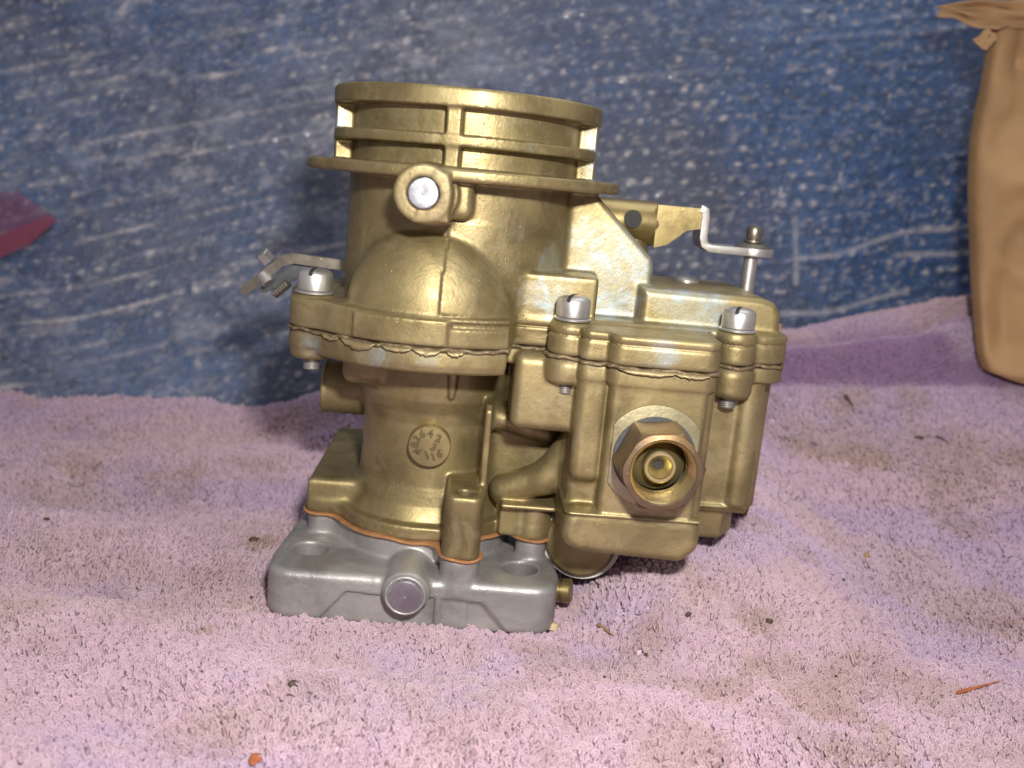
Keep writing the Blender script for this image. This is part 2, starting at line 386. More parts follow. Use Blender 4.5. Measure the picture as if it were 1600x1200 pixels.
# flash seam down the dome
def seam_x(Z): return -0.17-0.055*(9.8-Z)+0.012*np.sin(Z*5)+0.007*np.sin(Z*13)
sl, X, Y, Z = F.sub(((-0.6, 1.6), (-4.0, -2.0), (7.72, 9.85)), 0.1)
dx = X-seam_x(Z); on = (Y < -2.3) & (Z > 7.76) & (Z < 9.82)
F.f[sl] = F.f[sl]+np.where(on, 0.012*np.clip(1-np.abs(dx)/0.03, 0, 1)-0.04*(dx > 0)*np.clip(1-dx/1.3, 0, 1)+0.0*Y, 0)
V, Q = F.nets(); me = mesh_np('air_horn', V, Q)
fattr(me, 'wear', blobs(V, [(4.0, -1.1, 8.9, 1.9, .55), (3.4, -1, 8.0, 1.5, .6), (3.1, -1.2, 9.6, 0.9, .5), (2.2, -2.4, 8.2, 0.9, .5), (2.3, -1.6, 8.9, 0.9, .55),
    (5.8, -1.7, 8.1, 1.6, .55), (3.3, -0.7, 11.9, 0.6, .8), (3.3, -0.7, 11.2, 0.5, .7), (-3.3, -0.5, 11.9, 0.6, .8), (-3.3, -0.5, 11.2, 0.4, .5), (1.6, -2.5, 9.8, 0.8, .28), (4.9, -4.0, 7.4, 0.9, .36), (1.5, -3.0, 11.9, 0.9, .2)]))
gz = np.clip(1.0-np.abs(V[:, 2]-7.03)/0.16, 0, 1)*0.9
gs = 0.8*np.clip(1.1-np.abs(V[:, 0]-seam_x(V[:, 2]))/0.035, 0, 1)*(V[:, 1] < -2.6)*(V[:, 2] < 9.8)*(V[:, 2] > 7.7)
fattr(me, 'grime', np.maximum(np.maximum(gz, gs), blobs(V, [(-0.74, -4.2, 10.42, 0.9, .55), (-3.3, -1.9, 7.9, 0.7, .5), (-1.8, -2.6, 7.9, 0.9, .5), (0.7, -3.7, 7.4, 0.8, .35)])))
link('air_horn', me, GOLD, carb)

# ---- float bowl and main body casting
F = Field((-4.6, -4.9, 1.5), (9.4, 5.0, 7.05), H)
F.add(planar(lambda X, Y: np.maximum(outline_cover(X, Y), X-9.5), 6.56, ZG-0.04, -0.02, 0.05, CB), 0.02)
F.add((lambda X, Y, Z: np.maximum(extr(circ(X, Y, -0.45, 0, 3.68), Z, 6.40, 6.9, 0.12), X-1.35), ((-4.2, 1.4), (-3.8, 3.8), (6.3, 6.95))), 0.05)
cx = -0.38
F.add(lathe([(0, 1.86), (2.30, 1.86), (2.33, 1.90), (2.33, 2.20), (2.12, 2.24), (1.93, 2.6), (1.83, 3.1), (1.79, 3.8), (1.79, 4.7), (1.86, 5.0), (2.02, 5.35), (2.08, 5.7), (2.08, 6.6), (0, 6.6)], cx, 0), 0.15)
for x, y, zb in ((-3.31, -1.95, 6.24), (2.82, -2.85, 6.32), (6.85, -2.35, 6.2)):
    F.add(cyl((x, y, 0), 2, 0.53, zb, 6.9, 0.16), 0.12)
F.add(capsule((0.16, -2.16, 6.5), (0.14, -2.04, 5.55), 0.17, 0.08), 0.05)
F.add(box(-2.6, -1.6, -1.9, 1.0, 5.6, 6.6, 0.3), 0.3)
# thin fin, column, tube on the left
F.add(prism([(-2.42, 3.2), (-2.45, 5.35), (-2.3, 5.5), (0, 5.5), (0, 3.2)], 0, 1.0, 1.18, 0.05), 0.10)
F.add(prism([(0.48, -3.14), (0.86, -3.16), (0.86, -1.3), (0.48, -1.3)], 2, 1.86, 3.45, 0.08, 0.27), 0.12)
F.cut(cyl((0.67, -2.97, 0), 2, 0.23, 2.9, 3.7, 0.02), 0.03)
F.add(cyl((0, 1.1, 4.85), 0, 0.72, -3.45, -1.0, 0.05), 0.15)
F.add(cyl((0, 1.1, 4.85), 0, 0.74, -3.45, -3.35, 0.02), 0.02)
# ledge of the mounting flange
F.add(planar(outline_flange, 1.88, 2.2, -0.08, 0.04, FB), 0.06)
F.add(prism([(-3.45, -0.9), (-3.45, 4.4), (-1.0, 4.4), (-1.0, -0.9)], 2, 1.9, 2.82, 0.16), 0.2)
F.add(cyl((2.50, -1.28, 0), 2, 0.46, 1.88, 2.82, 0.08), 0.12)
F.add(prism([(1.6, -1.6), (1.6, 0.2), (2.3, 0.2), (2.1, -1.6)], 2, 1.88, 2.8, 0.1), 0.2)
# webs and passages behind
F.add(box(0.5, 3.6, -0.7, 0.9, 2.3, 6.5, 0.2), 0.3)
F.add(capsule((1.7, -1.25, 3.05), (2.7, -1.55, 3.55), 0.42, 0.42), 0.18)
F.add(capsule((2.7, -1.55, 3.55), (3.4, -1.7, 4.5), 0.42, 0.5), 0.18)
F.add(capsule((1.35, -1.1, 4.9), (2.6, -1.0, 4.6), 0.3, 0.35), 0.25)
F.add(box(1.6, 3.4, -2.0, -0.5, 2.76, 2.88, 0.03), 0.06)
F.add(box(1.58, 3.4, -2.95, -0.4, 5.08, 6.92, 0.24), 0.08)
# bowl
F.add(prism([(3.0, -2.1), (7.80, -2.05), (8.0, -1.2), (8.0, 3.0), (3.0, 3.0)], 2, 3.1, 6.9, 0.12), 0.10)
F.add(prism([(3.0, -1.95), (7.25, -1.95), (7.65, -1.4), (7.75, 2.8), (3.0, 2.8)], 2, 2.35, 3.4, 0.16), 0.05)
F.add(cyl((7.50, -1.85, 0), 2, 0.36, 3.3, 6.9, 0.1), 0.07)
F.add(cyl((7.93, -0.9, 0), 2, 0.36, 3.0, 6.9, 0.1), 0.07)
F.add(prism([(3.0, -2.17), (7.78, -2.12), (8.08, -1.2), (8.08, 3.0), (3.0, 3.0)], 2, 3.24, 3.33, 0.04), 0.05)
# inlet block
F.add(box(3.74, 6.0, -4.0, -1.0, 2.6, 6.94, 0.17), 0.05)
F.add(box(5.6, 6.22, -3.70, -1.0, 2.6, 6.94, 0.2), 0.06)
F.add(prism([(3.33, 3.2), (3.33, 2.95), (3.5, 2.88), (5.7, 2.80), (5.85, 2.95), (5.85, 3.2)], 1, -4.03, -1.0, 0.24, 0.36), 0.03)
F.add(prism([(2.98, -3.9), (3.1, -4.06), (6.15, -4.06), (6.27, -3.9), (6.27, -1), (2.98, -1)], 2, 3.45, 3.53, 0.035), 0.05)
F.add(box(3.04, 3.80, -3.66, -1.0, 4.12, 6.92, 0.24), 0.07)
F.add(box(3.02, 3.98, -3.45, -1.0, 3.3, 4.3, 0.2), 0.12)
F.add(cyl((4.87, 0, 5.02), 1, 0.98, -4.05, -3.0, 0.03), 0.02)
V, Q = F.nets(); me = mesh_np('main_body', V, Q)
fattr(me, 'wear', blobs(V, [(-3.2, -2.4, 6.6, 0.6, .5), (-1.6, -3.5, 6.75, 0.8, .45), (-0.4, -3.7, 6.75, 0.5, .4), (4.6, -4.0, 6.6, 0.7, .22), (2.0, -1.2, 2.9, 0.5, .3), (-2.0, -1.6, 5.9, .35, .4), (2.9, -1.5, 6.2, 0.8, .15)]))
gz = np.clip(1.0-np.abs(V[:, 2]-6.93)/0.14, 0, 1)*0.85; g2 = np.clip(1.0-np.abs(V[:, 2]-1.9)/0.12, 0, 1)*0.4
fattr(me, 'grime', np.maximum(np.maximum(gz, g2), blobs(V, [(-2.9, 2.0, 2.8, 2.6, .5), (3.6, -3.0, 4.0, 0.4, .5), (4.8, -3.8, 3.0, 1.0, .25), (2.0, -3, 5.0, .5, .3)])))
link('main_body', me, GOLD, carb)

# ---- bowl gasket, ragged
F = Field((-4.5, -4.6, ZG-0.14), (9.3, 4.4, ZG+0.14), (0.05, 0.05, 0.03))
def ragged(X, Y, Z):
    n = 0.022*np.sin(X*7.3+Y*3.1)+0.018*np.sin(X*17.1-Y*11.7)+0.012*np.sin(X*37+Y*29)
    zc = ZG+0.018*np.sin(X*5.1+1)+0.012*np.sin(X*13.7+Y*3)
    d2 = outline_cover(X, Y)-0.035-n
    return extr(d2+0.005, Z-zc, -0.045, 0.045, 0.01)
F.add((ragged, (CB[0], CB[1], (ZG-0.1, ZG+0.1))), 0.02)
V, Q = F.nets(); link('bowl_gasket', mesh_np('bowl_gasket', V, Q), OLDGASKET, carb)
for x, l, dz in ((-2.05, 0.8, -0.20), (-1.15, 0.7, -0.13), (-0.45, 0.6, -.16), (0.2, 0.4, -.13), (-2.75, .4, -.12), (4.5, 1.3, -.12), (5.5, .8, -.10)):
    n = 15; b = MB(); rows_ = []
    for i in range(n):
        t_ = i/(n-1); xx = x+(t_-.5)*l; yy = -math.sqrt(max(3.74**2-(xx+.45)**2, 0)) if x < 1.5 else -4.09
        dd = dz*math.sin(math.pi*t_)**0.6*random.uniform(.72, 1.0)-0.01
        rows_.append([b.b.verts.new((xx, yy-0.01, ZG+0.01)), b.b.verts.new((xx, yy-0.05-0.03*random.random(), ZG+dd*.6)), b.b.verts.new((xx, yy-0.035-0.05*random.random(), ZG+dd))])
    for p, q in zip(rows_, rows_[1:]):
        b.b.faces.new((p[0], q[0], q[1], p[1])); b.b.faces.new((p[1], q[1], q[2], p[2]))
    o = b.build('gasket_flap', FLAP, carb, 0, 80); o.modifiers.new('thick', 'SOLIDIFY').thickness = 0.00022
# ---- lower gasket
F = Field((-4.1, -3.9, 1.76), (3.5, 4.7, 1.94), (0.045, 0.045, 0.02))
F.add(planar(outline_flange, 1.815, 1.885, 0.05, 0.02, FB), 0.02)
V, Q = F.nets(); V[:, 2] += 0.018*np.sin(V[:, 0]*3.3)+0.014*np.sin(V[:, 0]*7.1+V[:, 1]*4)
link('base_gasket', mesh_np('base_gasket', V, Q), GASKET, carb)

# ---- aluminium throttle base
F = Field((-4.5, -4.4, -0.1), (3.7, 5.0, 1.95), H)
BP = [(-3.38, -2.77), (2.54, -2.77), (2.6, -2.2), (2.2, 2.0), (1.2, 4.0), (-2.2, 4.0), (-3.1, 2.2), (-3.42, -2.1)]
F.add(prism(BP, 2, 0.0, 1.28, 0.2, 0.6), 0.02)
F.add(planar(outline_flange, 1.0, 1.80, -0.10, 0.03, FB), 0.12)
F.add(capsule((-2.38, -0.9, 1.2), (-2.38, -0.9, 1.75), 0.16), 0.08)
F.add(cyl((-0.55, 0, 1.06), 1, 0.56, -3.75, -1.5, 0.08), 0.10)
F.add(cyl((-0.55, 0, 1.06), 1, 0.50, -3.86, -2.5, 0.03), 0.03)
F.add(cyl((0.67, -2.93, 0), 2, 0.47, 0.9, 1.80, 0.04), 0.10)
for x, y in ((-3.13, -1.85), (2.22, -2.15)):
    F.cut(cyl((x, y, 0), 2, 0.44, 0.4, 1.5, 0.02), 0.06)
# front face relief
def relief(P, dep):
    def fn(X, Y, Z): return np.maximum(poly2(P, X, Z), Y-(-3.37+dep))
    A = np.array(P); return fn, ((A[:, 0].min(), A[:, 0].max()), (-4.0, -3.37+dep), (A[:, 1].min(), A[:, 1].max()))
F.cut(relief([(-2.95, -0.3), (-2.0, 0.84), (-1.0, 0.80), (-0.55, 0.35), (-0.1, 0.80), (0.15, 0.85), (0.15, -0.3)], 0.08), 0.03)
F.cut(relief([(0.30, -0.3), (0.30, 0.83), (1.30, 0.80), (2.0, 0.05), (2.2, -0.3)], 0.05), 0.03)
F.cut(relief([(0.95, -0.3), (0.95, 0.76), (1.25, 0.76), (2.0, -0.05), (2.1, -0.3)], 0.10), 0.03)
F.cut(cyl((-0.55, 0, 1.06), 1, 0.42, -4.2, -3.78, 0.02), 0.03)
V, Q = F.nets(); me = mesh_np('throttle_base', V, Q)
fattr(me, 'grime', np.maximum(np.clip(0.5-V[:, 2]*1.6, 0, 1)*0.5, blobs(V, [(-2.0, -3.4, 0.3, 1.0, .4), (1.6, -3.4, 0.4, .8, .4)])))  # colour darker towards the bottom edge, with some local patches
link('throttle_base', me, ALU, carb)
def shaft_end(c, r, y, name='shaft_end', mat=TURNED):
    mb = MB(); mb.lathe([(0, 0.6), (r, 0.6), (r, 0.03), (r-0.03, 0.0), (r*0.6, -0.004), (r*.2, 0.0), (0.03, 0.0), (0.02, 0.02), (0, 0.02)], (c[0], y, c[1]), (0, 1, 0), 48)
    return mb.build(name, mat, carb)
shaft_end((-0.55, 1.06), 0.395, -3.90)
shaft_end((-0.74, 10.42), 0.335, -4.27)

# ---- casting disc and its stamped numbers
DC = Vector((-0.31, -2.02, 4.25)); nrm = Vector((0.03, -1, 0.0)).normalized()
disc = MB().lathe([(0, -0.3), (0.53, -0.3), (0.53, 0.14), (0.505, 0.165), (0, 0.165)], DC+Vector((0, 0.1, 0)), nrm, 56).build('casting_disc', GOLD, carb)
for ch, dx, dz, rot in (('4', -200, -105, 110), ('8', -262, 20, 86), ('3', -232, 140, 58), ('6', -142, 240, 26), ('4', 8, 250, 0), ('2', 160, 172, -14), ('3', 82, 0, -18), ('6', 205, -112, 18), ('1', -28, -165, 26), ('1', 88, -185, 26)):
    fc = bpy.data.curves.new('digit', 'FONT'); fc.body = ch; fc.size = 0.275*S; fc.extrude = 0.018*S; fc.bevel_depth = 0.008*S; fc.offset = 0.002*S; fc.align_x = 'CENTER'; fc.align_y = 'CENTER'
    to = bpy.data.objects.new('digit', fc); col.objects.link(to)
    bpy.context.view_layer.update(); dg = bpy.context.evaluated_depsgraph_get()
    me = bpy.data.meshes.new_from_object(to.evaluated_get(dg)); bpy.data.objects.remove(to)
    k = 0.52/390; mt = Matrix.Translation((DC+Vector((dx*k, -0.075, dz*k)))*S) @ Matrix.Rotation(R(90), 4, 'X') @ Matrix.Rotation(R(rot-5), 4, 'Z')
    me.transform(mt); o = link('digit', me, DIGIT, disc)

# ---- screws
def screw(name, x, y, zt, zn, r=0.42, h=0.50):
    hd = MB().lathe([(0, 0), (r, 0), (r, h*0.72), (r-0.03, h*0.84), (r-0.11, h*0.95), (r*0.4, h), (0, h+0.005)], (x, y, zt+0.10), (0, 0, 1), 40)
    o = hd.build(name, ZINC, carb)
    ws = MB().lathe([(0.2, 0), (r+0.02, 0), (r+0.05, 0.02), (r+0.05, 0.055), (r+.02, 0.075), (r-0.04, 0.095), (0.2, 0.095)], (x, y, zt+0.003), (0, 0, 1), 40, True).build('lock_washer', ZINC, o)
    a = random.uniform(.9, 1.5); c, s_ = math.cos(a), math.sin(a); z0 = zt+0.10
    top = [(-r-.001, h*.72), (-r+.03, h*.84), (-r+.11, h*.95), (-r*.4, h), (0, h+.005), (r*.4, h), (r-.11, h*.95), (r-.03, h*.84), (r+.001, h*.72)]
    MB().prism([(u, v+0.003) for u, v in top]+[(u*0.97, v-0.03) for u, v in top[::-1]], -0.045, 0.045, lambda u, v, k: (x+u*c-k*s_, y+u*s_+k*c, z0+v)).build('slot', HOLE, o)
    prof = [(0, 0)]
    for i in range(9): prof += [(0.165, 0.02+i*0.05), (0.20, 0.045+i*0.05)]
    prof += [(0.16, .48), (0, .48)]
    MB().lathe([(r_, z_) for r_, z_ in prof], (x, y, zn), (0, 0, 1), 24).build('thread', ZINC, o)
    return o
screw('cover_screw', -3.31, -1.95, 7.80, 5.93)
screw('cover_screw', 2.82, -2.85, 7.80, 6.04, 0.40)
screw('cover_screw', 6.85, -2.35, 7.80, 5.90, 0.40, 0.48)

# ---- inlet fitting
NC = (4.87, 5.01)
def yl(prof, y, name, mat, parent, c=NC, n=64, closed=False, ax=(0, -1, 0)):
    return MB().lathe(prof, (c[0], y, c[1]), ax, n, closed).build(name, mat, parent)
# light washer with its sides clipped by the block
pts = []
for i in range(72):
    a = 2*math.pi*i/72; pts.append((min(max(1.2*math.cos(a), -0.98), 0.99)+NC[0], 1.2*math.sin(a)+NC[1]))
MB().prism(pts, -4.075, -4.02, lambda u, v, h: (u, h, v)).build('fibre_washer', FIBRE, carb, 0.01)
nut = MB(); hexr = 0.98; rot = R(6); prof_n = []
# hexagonal nut body with a chamfered face, open bore
def ring(rfun, y, n=72): return [nut.b.verts.new((NC[0]+rfun(2*math.pi*i/n)*math.cos(2*math.pi*i/n), y, NC[1]+rfun(2*math.pi*i/n)*math.sin(2*math.pi*i/n))) for i in range(n)]
def hexf(ap, cap):
    def g(a):
        b = (a-rot) % (math.pi/3)-math.pi/6; return min(ap/math.cos(b), cap)
    return g
ap = hexr*math.cos(math.pi/6)
R_ = [ring(lambda a: 0.4, -4.1), ring(hexf(ap, hexr-.01), -4.13), ring(hexf(ap, hexr), -5.12), ring(hexf(ap-0.005, 0.93), -5.2), ring(hexf(ap-0.02, 0.865), -5.28), ring(lambda a: 0.745, -5.31), ring(lambda a: 0.715, -5.28)]
yb = -5.26
for i in range(9):
    R_.append(ring(lambda a: 0.70, yb)); R_.append(ring(lambda a: 0.66, yb+0.035)); yb += 0.07
R_.append(ring(lambda a: 0.62, yb)); 
for a_, b_ in zip(R_, R_[1:]):
    for i in range(72):
        j = (i+1) % 72; nut.b.faces.new((a_[i], a_[j], b_[j], b_[i]))
nutm = nut.build('inlet_nut', NUT, carb, 0, 25)
nutm.data.materials.append(BRASS)
mi = [1 if (abs(p.center.y/S) < 5.285 and math.hypot(p.center.x/S-NC[0], p.center.z/S-NC[1]) < 0.73 and p.center.y/S < -4.15) else 0 for p in nutm.data.polygons]
nutm.data.polygons.foreach_set('material_index', mi)
yl([(0.3, 0), (0.93, 0), (0.945, 0.02), (0.945, 0.06), (0.93, 0.08), (0.3, 0.08)], -4.08, 'sealing_washer', DARK, carb, closed=True)
yl([(0, 0.0), (0.62, 0.0), (0.62, 0.03), (0.60, 0.05), (0.40, 0.12), (0.37, 0.16), (0.37, 0.40), (0.34, 0.43), (0.275, 0.43), (0.265, 0.39), (0.25, 0.36), (0.13, 0.24), (0.12, 0.2), (0.12, 0.02), (0, 0.02)], -4.48, 'inlet_seat', SEAT, nutm)
yl([(0, 0), (0.12, 0)], -4.64, 'seat_hole', HOLE, nutm)

# ---- plug under the bowl, brass screw at the base
ax = Vector((-0.22, -0.93, 0.10)).normalized()
o = MB().lathe([(0, -1.2), (0.92, -1.2), (0.92, -0.08), (0.84, 0.03), (0.5, 0.10), (0, 0.12)], (3.72, -1.75, 1.93), ax, 56).build('drain_plug', GOLD, carb)
MB().lathe([(0.8, -0.36), (1.04, -0.36), (1.04, -0.28), (0.8, -0.28)], (3.72, -1.75, 1.93), ax, 56, True).build('plug_gasket', WHITEG, o)
SC = Vector((3.1, -2.1, 0.72)); ax = Vector((1, -0.25, 0.12)).normalized()
ps = [(0, -0.3), (0.22, -0.3), (0.22, 0.12)]
o = MB().lathe(ps+[(0.30, 0.12), (0.30, 0.22), (0.24, 0.23), (0.24, 0.28), (0.31, 0.28), (0.31, 0.46), (0.27, 0.5), (0, 0.5)], SC, ax, 6*6).build('idle_screw', LGOLD, carb)
MB().lathe([(0.22, 0), (0.30, 0.0), (0.31, 0.04), (0.22, 0.05)], SC+ax*0.03, ax, 30, True).build('screw_washer', ZINC, o)

# ---- accelerator pump lever at the back right
arm = MB().lathe([(0, 0), (0.56, 0), (0.60, 0.05), (0.60, 1.80), (0.57, 1.92), (0.50, 2.0), (0, 2.02)], (3.4, 1.6, 10.03), (1, 0, 0), 40).build('pump_lever', LGOLD, carb)
MB().lathe([(0, 0), (0.24, 0), (0.24, 0.12), (0, 0.12)], (4.55, 1.04, 10.12), (0, -1, 0.1), 24).build('set_screw_hole', HOLE, arm)  # dark disc in place of a cut recess, its shade put into the colour
MB().lathe([(0, 0), (0.15, 0), (0.15, 0.03), (0, 0.03)], (4.58, 0.95, 10.08), (0, -1, 0.1), 20).build('screw_tip', DARK, arm)
MB().prism([(5.2, 9.45), (5.2, 10.56), (6.42, 10.56), (6.42, 10.02), (6.05, 9.95), (5.55, 9.52), (5.2, 9.42)], 1.02, 1.20, lambda u, v, h: (u, h, v)).build('lever_plate', LGOLD, arm)
# S-bent strip
cen = [(6.34, 10.55), (6.48, 10.52), (6.51, 10.3), (6.51, 9.8), (6.56, 9.62), (6.72, 9.53), (7.0, 9.52), (8.0, 9.52)]
mb = MB(); th = 0.105
up = []; dn = []
for i, p in enumerate(cen):
    a = cen[max(i-1, 0)]; b = cen[min(i+1, len(cen)-1)]; d = Vector((b[0]-a[0], b[1]-a[1])).normalized()
    up.append((p[0]-d.y*th, p[1]+d.x*th)); dn.append((p[0]+d.y*th, p[1]-d.x*th))
mb.prism(up+dn[::-1], 0.95, 1.95, lambda u, v, h: (u, h, v))
mb.lathe([(0, -th+.002), (0.56, -th+.002), (0.56, th-.002), (0, th-.002)], (8.02, 1.45, 9.52), (0, 0, 1), 40)
mb.build('lever_strip', ZINC, arm, 0.015)
MB().lathe([(0, 0), (0.50, 0.0), (0.47, 0.06), (0.34, 0.13), (0.2, 0.17), (0, 0.17)], (8.0, 1.45, 9.61), (0, 0, 1), 36).build('dome_washer', STEEL, arm)
MB().lathe([(0, 0), (0.27, 0.0), (0.27, 0.05), (0.19, 0.06), (0.21, 0.12), (0.23, 0.34), (0.19, 0.42), (0.1, 0.46), (0, 0.46)], (8.0, 1.45, 9.78), (0, 0, 1), 30).build('pin_head', STEEL, arm)
MB().lathe([(0, 0), (0.19, 0.0), (0.19, 1.5), (0, 1.5)], (8.0, 1.45, 8.1), (0, 0, 1), 30).build('pump_rod', ZINC, carb)

MB().lathe([(0, 0), (0.34, 0), (0.34, 0.06), (0.24, 0.14), (0, 0.17)], (6.25, 1.2, 8.56), (0, 0, 1), 30).build('rivet', ZINC, carb)
# ---- throttle linkage sticking out on the left
lv = MB().prism([(-2.6, 8.28), (-4.55, 8.38), (-4.85, 8.28), (-5.92, 7.34), (-5.92, 7.16), (-5.76, 7.12), (-4.78, 8.00), (-4.5, 8.10), (-2.6, 8.00)], 1.5, 1.66, lambda u, v, h: (u, h, v)).build('choke_lever', STEEL, carb)
MB().prism([(-4.45, 8.16), (-5.5, 7.30), (-5.3, 7.2), (-3.9, 7.95), (-3.4, 8.12)], 1.7, 1.85, lambda u, v, h: (u, h, v)).build('lever_flange', DARK, lv, 0.02)
d = Vector((-0.75, 0, 0.66)).normalized(); n_ = Vector((-0.66, 0, -0.75))
MB().lathe([(0, 0), (0.21, 0), (0.21, 0.26), (0.18, 0.29), (0, 0.29)], (-5.2, 1.55, 8.12), (-0.66, -0.35, 0.75), 6).build('bolt_head', ZINC, lv)
MB().tube([(-5.35, 1.6, 7.72), (-5.15, 1.5, 7.5)], 0.2, 16).build('bolt_nut', ZINC, lv)
pr = []
for i in range(7): pr += [(0.10, i*0.08), (0.13, i*0.08+0.04)]
MB().lathe([(0, 0)]+pr+[(0, .6)], (-4.95, 1.25, 7.22), (0.66, 0, 0.62), 16).build('threaded_stud', STEEL, lv)

# ---- cover plate on the far side of the bowl, its edge a little serrated
pts = [(0.30, 2.3), (3.0, 2.3), (3.0, 7.75)]
for i in range(40): pts.append((0.20+0.025*(i % 2)+0.02*random.random(), 7.75-i*5.4/40))
sp = MB().prism(pts, 8.58, 8.74, lambda u, v, h: (h-0.03*(7.8-v), u, v)).build('side_plate', LGOLD, carb)
MB().prism([(0.5, 2.6), (2.7, 2.6), (2.7, 7.4), (0.5, 7.4)], 7.85, 8.59, lambda u, v, h: (h-0.03*(7.8-v), u, v)).build('spacer', GOLD, sp)

# ================================================================== surroundings
def vnoise(x, y, seed=0):
    r = np.random.default_rng(seed); T = r.random((256, 256)); xi = np.floor(x).astype(int); yi = np.floor(y).astype(int)
    fx = x-xi; fy = y-yi; fx = fx*fx*(3-2*fx); fy = fy*fy*(3-2*fy)
    g = lambda a, b: T[a & 255, b & 255]
    return (g(xi, yi)*(1-fx)+g(xi+1, yi)*fx)*(1-fy)+(g(xi, yi+1)*(1-fx)+g(xi+1, yi+1)*fx)*fy
def fbm(x, y, seed=0, o=4):
    t = 0; a = 0.5; n = 0
    for i in range(o): t = t+a*vnoise(x*2**i+i*17.3, y*2**i+i*7.7, seed+i); n += a; a *= 0.5
    return t/n
def ss(a, b, x): t = np.clip((x-a)/(b-a), 0, 1); return t*t*(3-2*t)
EX = [-34, -18.5, -17.2, -16, -14.5, -12, -9.5, -7.9, -6.2, -4, 0, 5, 8, 13.3, 16, 20, 40]
EZ = [.6, .80, .95, .70, .95, 1.1, 1.25, 0.95, 1.5, 2.5, 3.4, 4.4, 5.0, 6.1, 6.9, 8.1, 11]
GX = [-34, -12, -6, -2, 3, 7, 12, 20, 40]; GZ = [.2, .35, .5, 1.3, 1.7, 2.7, 4.5, 5.3, 7.5]
def towel_h(x, y):
    e = np.interp(x, EX, EZ); g = np.interp(x, GX, GZ)
    rp = np.clip((y+3.0)/12.5, 0, 1.15)**1.35
    right = ss(2, 10, x); yr = y-0.8*ss(17, 19, x)
    st = (1-right)*ss(6.5, 11.6, y)+right*(0.62*ss(9.1, 9.8, yr)-0.26*np.exp(-((yr-10.7)/.38)**2)+0.38*ss(10.8, 11.4, yr))
    h = g*rp*(1-st)+e*st
    far = ss(3.3, 7.0, np.maximum(np.abs(x+0.2)-1.0, np.abs(y-0.3)-0.3))      # stays flat under the carburetor
    yy = y+0.25*x*0.3
    wv = 0.30*np.sin(yy*1.05+1.2*vnoise(x*0.12, y*0.15, 5)*3)*ss(-16, 6, x*-1+2)+0.55*(fbm(x*0.16, y*0.28, 11, 3)-0.5)
    h = h+wv*far*(1-0.6*ss(9, 11.5, y))+0.16*(fbm(x*0.9, y*0.9, 3, 2)-0.5)*np.minimum(1, far+.35)
    h = h+1.6*ss(3.7, 5.6, x)*ss(-5.0, -2.0, y)*(1-ss(8.5, 12.5, x))*(1-ss(3, 9, y))
    h = h+0.07*(1-ss(0.1, 1.4, np.maximum(np.abs(x+0.45)-3.6, np.abs(y-0.3)-3.75)))
    h = h-3.5*ss(12.2, 13.6, y)-0.13
    return h
def on_towel(px, py):
    d = Fv+Rv*(px-800)/FPX+Uv*(600-py)/FPX
    t = np.linspace(12, 60, 1200); P = CAM[None]+d[None]*t[:, None]
    k = np.argmax(P[:, 2] < towel_h(P[:, 0], P[:, 1])+0.16); return P[k]
def project(P):
    v = P-CAM; wz = v@Fv; return 800+FPX*(v@Rv)/wz, 600-FPX*(v@Uv)/wz, wz

# ---- towel material
def towel_mat(name, pile):
    m, t, N, L, P = nt(name); co = objco(N)
    def A(n):
        a = N.new('ShaderNodeAttribute'); a.attribute_name = n
        if pile: a.attribute_type = 'INSTANCER'
        return a.outputs['Fac']
    c = mix(N, L, A('lav'), (0.80, 0.625, 0.69), (0.70, 0.57, 0.74))
    c = mix(N, L, A('warm'), c, (0.74, 0.59, 0.57))
    c = mix(N, L, A('stain'), c, (0.52, 0.36, 0.24))
    if pile:
        tn = A('tone')
        c = mix(N, L, tn, mix(N, L, 0.15, c, (0.62, 0.44, 0.68)), mix(N, L, 0.32, c, (0.90, 0.77, 0.83)))
        tr = N.new('ShaderNodeBsdfTranslucent'); L.new(c, tr.inputs['Color']); ms = N.new('ShaderNodeMixShader'); ms.inputs[0].default_value = 0.55
        L.new(P.outputs[0], ms.inputs[1]); L.new(tr.outputs[0], ms.inputs[2]); L.new(ms.outputs[0], N['Material Output'].inputs['Surface'])
    else:
        n3 = noise(N, L, 420, 3, 0.6, co); c = mix(N, L, 0.45, c, (0.60, 0.42, 0.68)); L.new(bump(N, L, n3, 0.0006, 0.8), P.inputs['Normal'])
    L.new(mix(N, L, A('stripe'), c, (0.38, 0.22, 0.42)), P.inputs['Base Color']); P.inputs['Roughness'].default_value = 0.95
    P.inputs['Specular IOR Level'].default_value = 0.15; P.inputs['Sheen Weight'].default_value = 0.2
    return m
def tints(me, x, y, z):
    wob = fbm(x*1.6, y*1.6, 205, 3)-.5
    fattr(me, 'lav', 0.7*ss(0.46, 0.70, fbm(x*0.22+wob*.4, y*0.42, 201, 3)+wob*.25)+0.15)
    fattr(me, 'warm', 0.55*ss(0.46, 0.70, fbm(x*0.3+7, y*0.55+wob*.5, 203, 4)+wob*.2))
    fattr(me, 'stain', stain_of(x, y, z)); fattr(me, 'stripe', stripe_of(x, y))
STAINS = [(397, 848, 26, .7), (1260, 1080, 95, .55), (1150, 1080, 60, .45), (1400, 1060, 80, .45), (1330, 1180, 60, .6), (1180, 965, 30, .55), (1010, 1000, 40, .45), (1100, 1180, 70, .4), (300, 930, 90, .35), (180, 900, 70, .25),
    (250, 760, 50, .3), (100, 770, 50, .2), (340, 1130, 60, .3), (720, 1120, 80, .25), (1350, 690, 90, .35), (1500, 720, 70, .35), (480, 655, 50, .3), (120, 740, 30, .35), (930, 1120, 50, .3), (1560, 960, 60, .3), (322, 985, 18, .55)]
